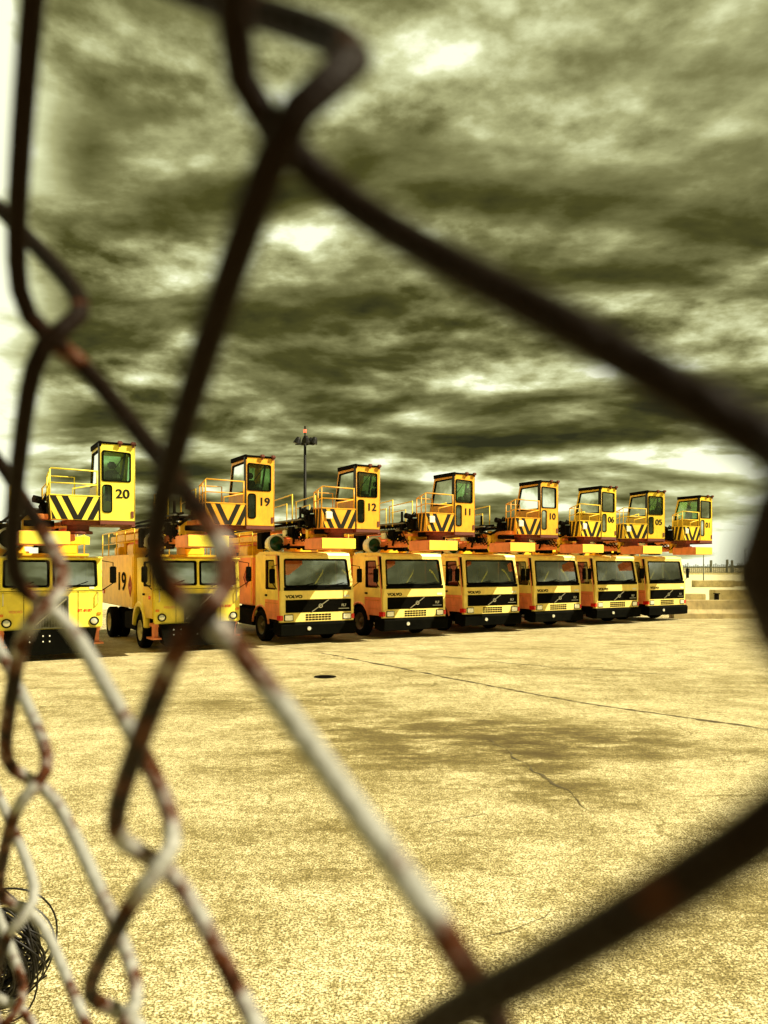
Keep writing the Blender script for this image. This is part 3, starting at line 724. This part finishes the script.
# ------------------------------------------------------------ ground
def ground_mat():
    m = bpy.data.materials.new('worn_apron_concrete'); m.use_nodes = True
    nt = m.node_tree; N = nt.nodes; L = nt.links; b = N['Principled BSDF']; b.inputs['Roughness'].default_value = .85; b.inputs['Specular IOR Level'].default_value = .25
    tc = N.new('ShaderNodeTexCoord'); P = tc.outputs['Object']
    def noise(s, d=4, r=.55, vec=P, sc=None):
        n = N.new('ShaderNodeTexNoise'); n.inputs['Scale'].default_value = s; n.inputs['Detail'].default_value = d; n.inputs['Roughness'].default_value = r
        if sc:
            mp = N.new('ShaderNodeMapping'); mp.inputs['Scale'].default_value = sc; mp.inputs['Location'].default_value = (5.3, 2.1, 0); L.new(vec, mp.inputs['Vector']); vec = mp.outputs['Vector']
        L.new(vec, n.inputs['Vector']); return n.outputs['Fac']
    def rng(x, a, b_, c, d):
        n = N.new('ShaderNodeMapRange'); n.inputs['From Min'].default_value = a; n.inputs['From Max'].default_value = b_; n.inputs['To Min'].default_value = c; n.inputs['To Max'].default_value = d
        L.new(x, n.inputs['Value']); return n.outputs['Result']
    def mul(a, b_, op='MULTIPLY'):
        n = N.new('ShaderNodeMath'); n.operation = op; L.new(a, n.inputs[0])
        if isinstance(b_, (int, float)): n.inputs[1].default_value = b_
        else: L.new(b_, n.inputs[1])
        return n.outputs[0]
    fine = rng(noise(60, 3, .9), .41, .58, .12, 1.55)
    mid = rng(noise(13, 5, .9), .40, .60, .58, 1.38)
    big = rng(noise(.35, 6, .6), .3, .7, .82, 1.14)
    coarse = rng(noise(1.5, 8, .75, sc=(1, 1, 1)), .40, .60, .72, 1.14)
    streak = rng(noise(1.0, 8, .75, sc=(.35, 1.1, 1)), .50, .70, 1.0, .60)
    pep = rng(noise(80, 2, .7), .58, .63, 1, .10)
    pep2 = rng(noise(34, 3, .9), .585, .64, 1, .22)
    v = mul(mul(mul(mul(mul(mul(fine, mid), big), coarse), streak), pep), pep2)
    # oil stains: soft blobs at fixed places on the apron
    sx = N.new('ShaderNodeSeparateXYZ'); L.new(P, sx.inputs[0])
    blot = noise(2.2, 8, .75, sc=(.5, 1, 1))
    for (cx, cy, rx, ry, amt) in ((1.0, 10.6, 2.6, 1.7, .62), (1.9, 7.9, .9, .55, .5), (-1.6, 13.2, 2.0, 1.2, .45), (3.0, 10.2, 1.8, .9, .45), (.0, 8.8, 2.2, .9, .35), (1.9, 9.2, .5, 1.1, .45), (3.2, 5.0, 1.6, 1.0, .35), (-.5, 6.5, 1.5, .8, .25), (-6, 12, 2, 1.3, .3), (7, 15, 3, 1.2, .3), (2, 17, 4, 1, .25)):
        dx = mul(mul(sx.outputs[0], -cx, 'ADD'), 1/rx); dy = mul(mul(sx.outputs[1], -cy, 'ADD'), 1/ry)
        d = mul(mul(dx, dx), mul(dy, dy), 'ADD')
        f = rng(d, 0, 1.6, 1, 0)
        g = mul(f, rng(blot, .38, .68, 0, 1))
        v = mul(v, rng(g, 0, .5, 1, 1-min(.8, amt*1.15)))
    # fine map cracking
    vo = N.new('ShaderNodeTexVoronoi'); vo.feature = 'DISTANCE_TO_EDGE'; vo.inputs['Scale'].default_value = .42
    wv = N.new('ShaderNodeTexNoise'); wv.inputs['Scale'].default_value = 1.6; wv.inputs['Detail'].default_value = 6; L.new(P, wv.inputs['Vector'])
    va = N.new('ShaderNodeVectorMath'); va.operation = 'MULTIPLY_ADD'; L.new(wv.outputs['Color'], va.inputs[0]); va.inputs[1].default_value = (1.2, 1.2, 0); L.new(P, va.inputs[2])
    L.new(va.outputs[0], vo.inputs['Vector'])
    ck = rng(vo.outputs['Distance'], .002, .008, 1, 0); ck = mul(ck, rng(noise(.5, 3), .50, .60, 0, 1))
    v = mul(v, rng(ck, 0, 1, 1, .5))
    cr = N.new('ShaderNodeValToRGB'); e = cr.color_ramp.elements
    e[0].position = 0; e[0].color = (.05, .032, .006, 1); e[1].position = 1; e[1].color = (.86, .77, .46, 1)
    x = e.new(.38); x.color = (.25, .20, .065, 1); x = e.new(.70); x.color = (.62, .53, .27, 1)
    L.new(mul(v, .69), cr.inputs[0]); L.new(cr.outputs[0], b.inputs['Base Color'])
    bp = N.new('ShaderNodeBump'); bp.inputs['Strength'].default_value = .55; bp.inputs['Distance'].default_value = .008
    L.new(noise(60, 4, .8), bp.inputs['Height']); L.new(bp.outputs['Normal'], b.inputs['Normal'])
    return m
GM = ground_mat()
m = MB(); V = [m.bm.verts.new(p) for p in ((-3000, -400, 0), (3000, -400, 0), (3000, 4000, 0), (-3000, 4000, 0))]; m.bm.faces.new(V)
g = m.build('ground', GM); tag(g, kind='structure')

def ribbon(pts, w, z, name, mt, jit=.03, seed=1, rag=.6):
    rr = random.Random(seed); P = []
    for a, b in zip(pts, pts[1:]):
        a = Vector((*a, 0)); b = Vector((*b, 0)); n = max(2, int((b-a).length/.12))
        for i in range(n): P.append(a.lerp(b, i/n))
    P.append(Vector((*pts[-1], 0)))
    off = 0; m = MB(); L_, R_ = [], []
    for i, p in enumerate(P):
        off = off*.9 + rr.uniform(-jit, jit)
        d = (P[min(i+1, len(P)-1)] - P[max(i-1, 0)]).normalized(); nn = Vector((-d.y, d.x, 0))
        ww = w*(1-rag+rag*2*rr.random())/2 * min(1, (i+1)/6, (len(P)-i)/6)
        L_.append(m.bm.verts.new(p+nn*(off+ww)+Vector((0, 0, z)))); R_.append(m.bm.verts.new(p+nn*(off-ww)+Vector((0, 0, z))))
    for i in range(len(P)-1): m.bm.faces.new((R_[i], R_[i+1], L_[i+1], L_[i]))
    o = m.build(name, mt); tag(o, kind='structure'); return o
TAR = mat('crack_filler', (.075, .055, .015), .8, var=.5, vscale=6)
def pg(px, py): z = H*775/(py-567); return ((px-384)/775*z, z)
ribbon([pg(318, 652), pg(345, 658), pg(400, 669), pg(500, 688), pg(600, 706), pg(700, 720), pg(768, 730), pg(1000, 764)], .075, .004, 'ground_crack', TAR, .03, 3, .95)
ribbon([pg(483, 738), pg(510, 756), pg(560, 787), pg(600, 812)], .025, .004, 'ground_crack', TAR, .05, 5, .95)
ribbon([pg(225, 641), pg(330, 652), pg(430, 655), pg(560, 668), pg(700, 676)], .04, .004, 'ground_crack', TAR, .03, 6)
ribbon([pg(480, 938), pg(510, 930), pg(545, 917), pg(552, 905)], .014, .004, 'ground_crack', TAR, .008, 9)
ribbon([pg(405, 828), pg(450, 820), pg(500, 812)], .014, .004, 'ground_crack', TAR, .01, 10)
# drain cover
c = pg(325, 677)
m = MB(); m.lathe([(.24, .004), (.23, .012), (.20, .012), (.19, .008), (0, .008)], cylM((c[0], c[1], 0), (0, 0, 1)), 28)
for i in range(-3, 4): m.box(c[0]-.13, c[0]+.13, c[1]+i*.045-.008, c[1]+i*.045+.008, .008, .011)
o = m.build('drain_cover', CHA); tag(o, 'round dark drain cover in the pavement before truck 12', 'drain cover')

# ------------------------------------------------------------ right background
def jersey(x0, x1, y, rz=0, h=.86):
    m = MB(); m.prism([(-.30, 0), (.30, 0), (.28, .22), (.14, .40), (.10, h), (-.10, h), (-.14, .40), (-.28, .22)], x0, x1)
    bmesh.ops.bevel(m.bm, geom=list(m.bm.edges), offset=.012, segments=1, affect='EDGES')
    bmesh.ops.rotate(m.bm, verts=m.bm.verts, cent=(0, 0, 0), matrix=Matrix.Rotation(rz, 3, 'Z'))
    return m
GB = 'concrete barriers closing the yard'
x = 12.9; k = 0
segs = [('long concrete barrier segment starting behind truck 01'), ('concrete barrier segment at the right edge of the yard')]
for lab in segs:
    m = jersey(0, 4.95, 0, h=.82); o = m.build('concrete_barrier', CON); o.location = (x, 34.8+k*.02, 0); tag(o, lab, 'barrier', GB); x += 5.0; k += 1
for (a, b_, yt, Z, dp, lab) in ((684, 706, 594, 46, 1.2, 'small concrete block just above the barrier beside truck 01'), (715, 768, 590, 48.5, .9, 'broad low concrete block behind the barrier'),
                        (695, 735, 580.5, 88, 1.0, 'long thin concrete slab farther out on the pale field'), (735, 790, 581, 92, 1.0, 'farthest concrete slab near the right edge')):
    hh = H-(yt-567)/775*Z
    m = MB(); m.box(0, (b_-a)/775*Z, 0, dp, 0, hh, .03)
    m.box(.12, (b_-a)/775*Z-.12, -.012, .0, hh*.2, hh*.8, .004)
    o = m.build('concrete_block', CON); o.location = ((a-384)/775*Z, Z, 0); tag(o, lab, 'concrete block')
# dark post by block
m = MB(); m.box(-.12, .12, -.1, .1, 0, .62, .02); m.box(-.16, .16, -.14, .14, .62, .68, .01); o = m.build('bollard', CHA); o.location = (20.6, 48.0, 0); tag(o, 'short dark bollard between the pale blocks', 'bollard')
# pale field sheet beyond
m = MB(); V = [m.bm.verts.new(p) for p in ((-200, 42, .004), (400, 42, .004), (400, 248, .004), (-200, 248, .004))]; m.bm.faces.new(V); o = m.build('field', CN2); tag(o, kind='structure')
# far palisade fence
ff = empty('palisade_fence', (95, 240, 0)); tag(ff, 'far dark palisade fence along the horizon', 'fence')
m = MB()
xx = -6.
rr = random.Random(2)
while xx < 60:
    hgt = 2.9 if rr.random() < .9 else 3.6
    m.box(xx, xx+.28, -.06, .06, 0, hgt+rr.uniform(-.3, .3)); xx += .62
pal = m.build('pales', FAR, ff)
m = MB(); m.box(-6, 60, .07, .12, .6, .75); m.box(-6, 60, .07, .12, 2.2, 2.35); m.build('rail', FAR, ff)
for xx, h_ in ((6, 4.4), (11, 4.6), (12.5, 4.4), (21, 3.4)):
    m = MB(); m.box(xx, xx+.55, -.3, .3, 0, h_); m.build('post', FAR, ff)
# parapet in front of fence
m = MB(); m.box(60, 170, 236, 237, 0, .55); o = m.build('low_wall', CN2); tag(o, 'pale low wall at the foot of the far fence', 'wall')
# hills
m = MB(); rr = random.Random(4); pts = []
for i in range(81):
    a = -1.1+2.2*i/80; pts.append((2600*sin(a), 2600*cos(a), 1+2*rr.random()+2*(.5+.5*sin(i*.7))+(6 if a > .42 else 0)))
for i in range(80):
    p, q = pts[i], pts[i+1]
    v = [m.bm.verts.new(c) for c in ((p[0], p[1], -1), (q[0], q[1], -1), q, p, (p[0]*1.15, p[1]*1.15, p[2]*.9), (q[0]*1.15, q[1]*1.15, q[2]*.9))]
    m.bm.faces.new((v[0], v[1], v[2], v[3])); m.bm.faces.new((v[3], v[2], v[5], v[4]))
o = m.build('hills', TRE); tag(o, kind='structure')
# lamp post far right
def post(X, Y, h, lab):
    r = empty('lamp_post', (X, Y, 0)); tag(r, lab, 'lamp post')
    m = MB(); m.tube([(0, 0, 0), (0, 0, h)], [.09, .05], 8); m.build('pole', FAR, r)
    m = MB(); m.bar((-.05, 0, h), (.7, 0, h+.05), .12, .08); m.build('lamp_head', FAR, r)
post((745-384)/775*130, 130, H+(567-549)/775*130, 'small lone lamp post beyond the field at the right')
post((703.5-384)/775*100, 100, H+(567-552)/775*100, 'thin post standing just right of truck 01')

# floodlight mast
Z = 60; r = empty('floodlight_mast', ((305-384)/775*Z, Z, 0)); tag(r, 'tall dark floodlight mast with a ring of lamps and red beacon', 'floodlight mast')
m = MB(); m.tube([(0, 0, 0), (0, 0, 6), (0, 0, 12.0)], [.17, .13, .10], 12); m.build('pole', PLM, r, True)
m = MB(); m.tube([(0, 0, 11.9), (0, 0, 12.8)], .06, 8); m.box(-.75, .75, -.04, .04, 11.75, 11.83); m.box(-.04, .04, -.7, .7, 11.75, 11.83); m.tube([(0, 0, 12.95), (0, 0, 13.2)], .07, 8); m.build('crossarm', PLM, r)
for (dx, dy) in ((-.55, 0), (.72, 0), (.12, -.6), (-.1, .6), (.42, .3)):
    M = Matrix.Translation((dx, dy, 12.1)) @ Matrix.Rotation(R(18), 4, 'Y' if abs(dx) > .3 else 'X')
    m = MB(); m.lathe([(0, .28), (.14, .26), (.22, .1), (.31, -.22), (.31, -.26), (0, -.24)], M, 14); m.bar((dx, dy, 12.0), (dx, dy, 11.8), .06); m.build('floodlight', PLM, r)
BEC = bpy.data.materials.new('red_beacon'); BEC.use_nodes = True
b = BEC.node_tree.nodes['Principled BSDF']; b.inputs['Base Color'].default_value = (.8, .05, .02, 1); b.inputs['Emission Color'].default_value = (1, .12, .05, 1); b.inputs['Emission Strength'].default_value = 1.2
m = MB(); m.lathe([(0, -.12), (.12, -.1), (.13, .05), (.08, .13), (0, .15)], cylM((0, 0, 12.82), (0, 0, 1)), 14); m.build('beacon', BEC, r, True)

# ------------------------------------------------------------ tangle of wire lying on the ground
m = MB(); rr = random.Random(12)
for k in range(90):
    ax = Vector((rr.gauss(0, .35), 1, rr.gauss(0, .4))).normalized()
    u = ax.cross(Vector((0, 0, 1))).normalized(); v = ax.cross(u)
    ra = rr.uniform(.10, .27) if k < 80 else rr.uniform(.28, .38); rb = ra*rr.uniform(.8, 1.1)
    c = Vector((rr.gauss(0, .03), rr.gauss(0, .08), .34)); ph = rr.uniform(0, 6)
    turns = rr.uniform(.6, 1.0)*2*pi; pts = []
    for i in range(26):
        a = ph+turns*i/25; w = 1+.06*sin(3*a+ph)
        p = c+u*cos(a)*ra*w+v*sin(a)*rb*w+ax*(.05*sin(2*a)); p.z = max(p.z, .012); pts.append(p)
    m.tube(pts, .006 if k % 4 else .009, 5)
o = m.build('wire_tangle', WIR, None, True); o.location = (-2.0, 3.98, 0); o.scale = (.84, .84, .92); tag(o, 'round tangle of black wire lying on the ground behind the fence', 'wire coil')

# ------------------------------------------------------------ chain link fence
O = Vector((-.0070, -.0320, .0530)); U = Vector((.0179, .0022, -.0235)); Vv = Vector((.0127, .0688, .0012)); W = Vector((-9e-5, .00032, 1e-5))
O = Vector((-.0065, -.0308, .05192)); U = Vector((.01719, .00018, -.02387)); Vv = Vector((.01107, .06918, .00325)); W = Vector((-.00031, .00029, .0001))
def node(k, n):
    kk = max(-8, min(6, k)); q = W*kk*kk + (k-kk)*2*kk*W*0
    nn = max(-2.5, min(3.5, n))
    lean = Vector((Vv.x*nn, Vv.y*n, Vv.z*nn))
    p = O + U*k + lean + q
    if k >= 1: p.x += .0014; p.y -= .0015
    if k == 0: p.x += .0011
    return Vector((p.x, p.z, H-p.y))          # world
uw = Vector((U.x, U.z, -U.y)); uh = Vector((U.x, U.z, 0)).normalized()
Nc = Vector((-.794, -.608, 0))
fence = empty('chain_link_fence', (node(0, 30).x, node(0, 30).y, 0)); tag(fence, 'rusty chain link fence close in front of the camera', 'fence')
WR = .00127; ESC = .0031; HW = .0045
def strand(s):
    m = MB(); pts = []; rust_shade = []; top, bot = -8, 31.5
    EL = .0040 if s == 0 else .0020 if s == 1 else ESC; ER = .0040 if s == -1 else ESC
    par = 0 if s % 2 == 0 else .5                 # left bends sit at n = integer + par
    near = -10 <= s <= 3; n = top+par; seg = 14 if near else 6; rs = random.Random(s*7+1)
    while n < bot:
        for half in (0, 1):
            A = node(s, n) if half == 0 else node(s+1, n+.5)
            B = node(s+1, n+.5) if half == 0 else node(s, n+1)
            for i in range(seg):
                v = i/seg
                t = .5 - .5*math.asin(.90*cos(pi*v))/math.asin(.90)
                p = A.lerp(B, v)                   # height grows evenly
                u0 = t if half == 0 else 1-t
                # horizontal place along the fence incl. overlap
                L0 = node(s, n+.5*(v+half)); R0 = node(s+1, n+.5*(v+half))
                q = L0.lerp(R0, u0) + uh*((2*u0-1)*(ER if u0 > .5 else EL))
                sn = sin(pi*v); wv = sn/sqrt(sn*sn+.12)*1.06
                # going down from left bend: far side ; going down from right bend: camera side
                q += Nc*HW*wv*(-1 if half == 0 else 1)
                pts.append(q); rust_shade.append(wv if half else 0.)  # camera-side legs carry rust and painted shade
        n += 1
    ns = 10 if near else 5
    m.tube(pts, WR, ns)
    # heights near the bends are kept real
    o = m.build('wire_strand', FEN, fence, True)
    at = o.data.attributes.new('rust_and_shade', 'FLOAT', 'POINT')
    at.data.foreach_set('value', [rust_shade[i//ns] for i in range(len(o.data.vertices))])
    return o
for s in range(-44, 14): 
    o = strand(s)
# posts and top rail carrying the mesh
for k in (-44, 14):
    p = node(k, 3); m = MB(); m.tube([(p.x, p.y, -.2), (p.x, p.y, 2.95)], .03, 12); m.lathe([(.034, 0), (.034, .03), (0, .05)], cylM((p.x, p.y, 2.95), (0, 0, 1)), 12); m.build('fence_post', GRM, fence, True)
a = node(-44, 3); b_ = node(14, 3); m = MB(); m.tube([(a.x, a.y, 2.90), (b_.x, b_.y, 2.90)], .021, 10); m.build('top_rail', GRM, fence, True)
for o in fence.children: o.location = -fence.location

# ------------------------------------------------------------ sky
SUN_EL, SUN_AZ = R(46), R(100)     # azimuth measured from +Y towards +X
sd = Vector((sin(SUN_AZ)*cos(SUN_EL), cos(SUN_AZ)*cos(SUN_EL), sin(SUN_EL)))
w = bpy.data.worlds.new('World'); scn.world = w; w.use_nodes = True
w.cycles.sampling_method = 'MANUAL'; w.cycles.sample_map_resolution = 512
nt = w.node_tree; N = nt.nodes; L = nt.links; N.clear()
def nd(t, **kw):
    n = N.new(t)
    for k, v in kw.items(): setattr(n, k, v)
    return n
def sock(n, i, v):
    if v is None: return
    if isinstance(v, (int, float, tuple)): n.inputs[i].default_value = v
    else: L.new(v, n.inputs[i])
def M_(op, a, b=None, c=None, clamp=False):
    n = nd('ShaderNodeMath', operation=op); n.use_clamp = clamp; sock(n, 0, a); sock(n, 1, b); sock(n, 2, c); return n.outputs[0]
def RNG(x, a, b, c, d, sm=False):
    n = nd('ShaderNodeMapRange'); n.interpolation_type = 'SMOOTHSTEP' if sm else 'LINEAR'
    L.new(x, n.inputs['Value'])
    for k, v in (('From Min', a), ('From Max', b), ('To Min', c), ('To Max', d)): n.inputs[k].default_value = v
    return n.outputs['Result']
def VM(op, a, b=None, s=None):
    n = nd('ShaderNodeVectorMath', operation=op); sock(n, 0, a); sock(n, 1, b)
    if s is not None: sock(n, 3, s)
    return n.outputs[0]
tc = nd('ShaderNodeTexCoord'); D = VM('NORMALIZE', tc.outputs['Generated'])
sp = nd('ShaderNodeSeparateXYZ'); L.new(D, sp.inputs[0])
zc = M_('MAXIMUM', sp.outputs[2], 0.0)
inv = M_('DIVIDE', 1.0, M_('ADD', zc, .19))
cb = nd('ShaderNodeCombineXYZ'); L.new(M_('MULTIPLY', M_('MULTIPLY', sp.outputs[0], inv), .62), cb.inputs[0]); L.new(M_('MULTIPLY', sp.outputs[1], inv), cb.inputs[1]); cb.inputs[2].default_value = 0
P = cb.outputs[0]
def NZ(vec, s, d, r, col=False, dist=0., off=(0, 0, 0)):
    mp = nd('ShaderNodeMapping'); L.new(vec, mp.inputs['Vector']); mp.inputs['Location'].default_value = off
    n = nd('ShaderNodeTexNoise'); n.inputs['Scale'].default_value = s; n.inputs['Detail'].default_value = d; n.inputs['Roughness'].default_value = r; n.inputs['Distortion'].default_value = dist
    L.new(mp.outputs[0], n.inputs['Vector']); return n.outputs['Color' if col else 'Fac']
wp = VM('SUBTRACT', NZ(P, .9, 2, .5, True), (.5, .5, .5))
PW_ = VM('ADD', P, VM('SCALE', wp, s=.35))
sunward = (.05, .13, 0)
def mass(off): return NZ(PW_, 1.75, 7, .52, off=(off[0]+1.7, off[1]+4.2, 0))
DS = VM('ADD', VM('MULTIPLY', D, (1., 1., 2.1)), VM('SCALE', wp, s=.10))
def puff(off): return NZ(DS, 6.0, 7, .52, off=(3.3, 1.1, off[1]))
m0 = mass((0, 0, 0)); m1 = mass(sunward)
p0 = puff((0, 0, 0)); p1 = puff((0, .036, 0))
relL = M_('MULTIPLY', M_('SUBTRACT', m0, m1), 2.0)
relS = M_('MULTIPLY', M_('SUBTRACT', p0, p1), 2.5)
relS = M_('MULTIPLY', relS, RNG(M_('ADD', m0, M_('MULTIPLY', relL, .5)), .38, .66, .25, 1.25, True))
big = NZ(P, .42, 2, .5, off=(7.3, 2.2, 0))
br = M_('ADD', M_('ADD', M_('MULTIPLY', M_('SUBTRACT', m0, .5), 1.25), M_('MULTIPLY', M_('SUBTRACT', big, .5), .45)), M_('ADD', M_('ADD', relL, relS), M_('MULTIPLY', M_('SUBTRACT', p0, .5), .42)))
el = sp.outputs[2]
contrast = RNG(el, .24, .50, 1.0, .66, True)
lift = M_('ADD', RNG(el, .10, .28, .45, .40, True), RNG(el, .33, .52, 0, .09, True))
br = M_('ADD', M_('MULTIPLY', br, contrast), lift)
# breaks in the cloud low on the left and over the right end of the horizon
ahead = M_('GREATER_THAN', sp.outputs[1], .15)
az = M_('DIVIDE', sp.outputs[0], M_('MAXIMUM', sp.outputs[1], .05))
gl = M_('MULTIPLY', M_('MULTIPLY', RNG(M_('ADD', az, M_('MULTIPLY', M_('SUBTRACT', m0, .5), .35)), -.38, -.54, 0., .95, True), RNG(az, -.9, -1.4, 1., 0., True)), ahead)
gr = M_('MULTIPLY', M_('MULTIPLY', RNG(az, .26, .48, 0., .70, True), RNG(el, .03, .16, 1., 0., True)), M_('MULTIPLY', ahead, RNG(az, .9, 1.4, 1., 0., True)))
hz = RNG(el, 0., .07, .16, 0., True)
br = M_('ADD', M_('ADD', br, gl), M_('ADD', gr, hz))
cr = nd('ShaderNodeValToRGB'); L.new(br, cr.inputs[0])
e = cr.color_ramp.elements
e[0].position = .0; e[0].color = (.020, .019, .002, 1); e[1].position = 1.15 - .15; e[1].color = (.90, .92, .66, 1)
for p_, c_ in ((.20, (.055, .052, .008)), (.42, (.165, .160, .058)), (.62, (.34, .34, .155)), (.84, (.60, .62, .35))):
    x_ = e.new(p_); x_.color = (*c_, 1)
sky = nd('ShaderNodeTexSky'); sky.sky_type = 'NISHITA'; sky.sun_disc = False; sky.sun_elevation = SUN_EL; sky.sun_rotation = SUN_AZ
cl = VM('SCALE', cr.outputs[0], s=6.9)
mx = nd('ShaderNodeMix', data_type='RGBA'); mx.inputs['Factor'].default_value = .99
L.new(sky.outputs[0], mx.inputs['A']); L.new(cl, mx.inputs['B'])
bg = nd('ShaderNodeBackground'); bg.inputs['Strength'].default_value = .1; L.new(mx.outputs['Result'], bg.inputs['Color'])
wo = nd('ShaderNodeOutputWorld'); L.new(bg.outputs[0], wo.inputs['Surface'])

ld = bpy.data.lights.new('sun', 'SUN'); ld.energy = 5; ld.angle = R(.5); ld.color = (1, .90, .66)
lo = bpy.data.objects.new('sun', ld); COL.objects.link(lo); lo.rotation_euler = (-sd).to_track_quat('-Z', 'Y').to_euler(); lo.location = (20, -10, 30)

# ------------------------------------------------------------ camera
cd = bpy.data.cameras.new('camera'); cam = bpy.data.objects.new('camera', cd); COL.objects.link(cam); scn.camera = cam
cd.sensor_fit = 'VERTICAL'; cd.sensor_height = 36; cd.lens = 775/1024*36; cd.shift_y = 55/1024
cam.location = (0, 0, H); cam.rotation_euler = (pi/2, 0, 0)
cd.clip_start = .004; cd.clip_end = 6000
cd.dof.use_dof = True; cd.dof.focus_distance = 26; cd.dof.aperture_fstop = 27.25/1.65
scn.view_settings.view_transform = 'Standard'; scn.view_settings.look = 'None'; scn.view_settings.gamma = 1; scn.view_settings.exposure = .9
try: scn.view_settings.use_curve_mapping = False
except Exception: pass
scn.cycles.use_denoising = True
scn.cycles.max_bounces = 6; scn.cycles.transparent_max_bounces = 12
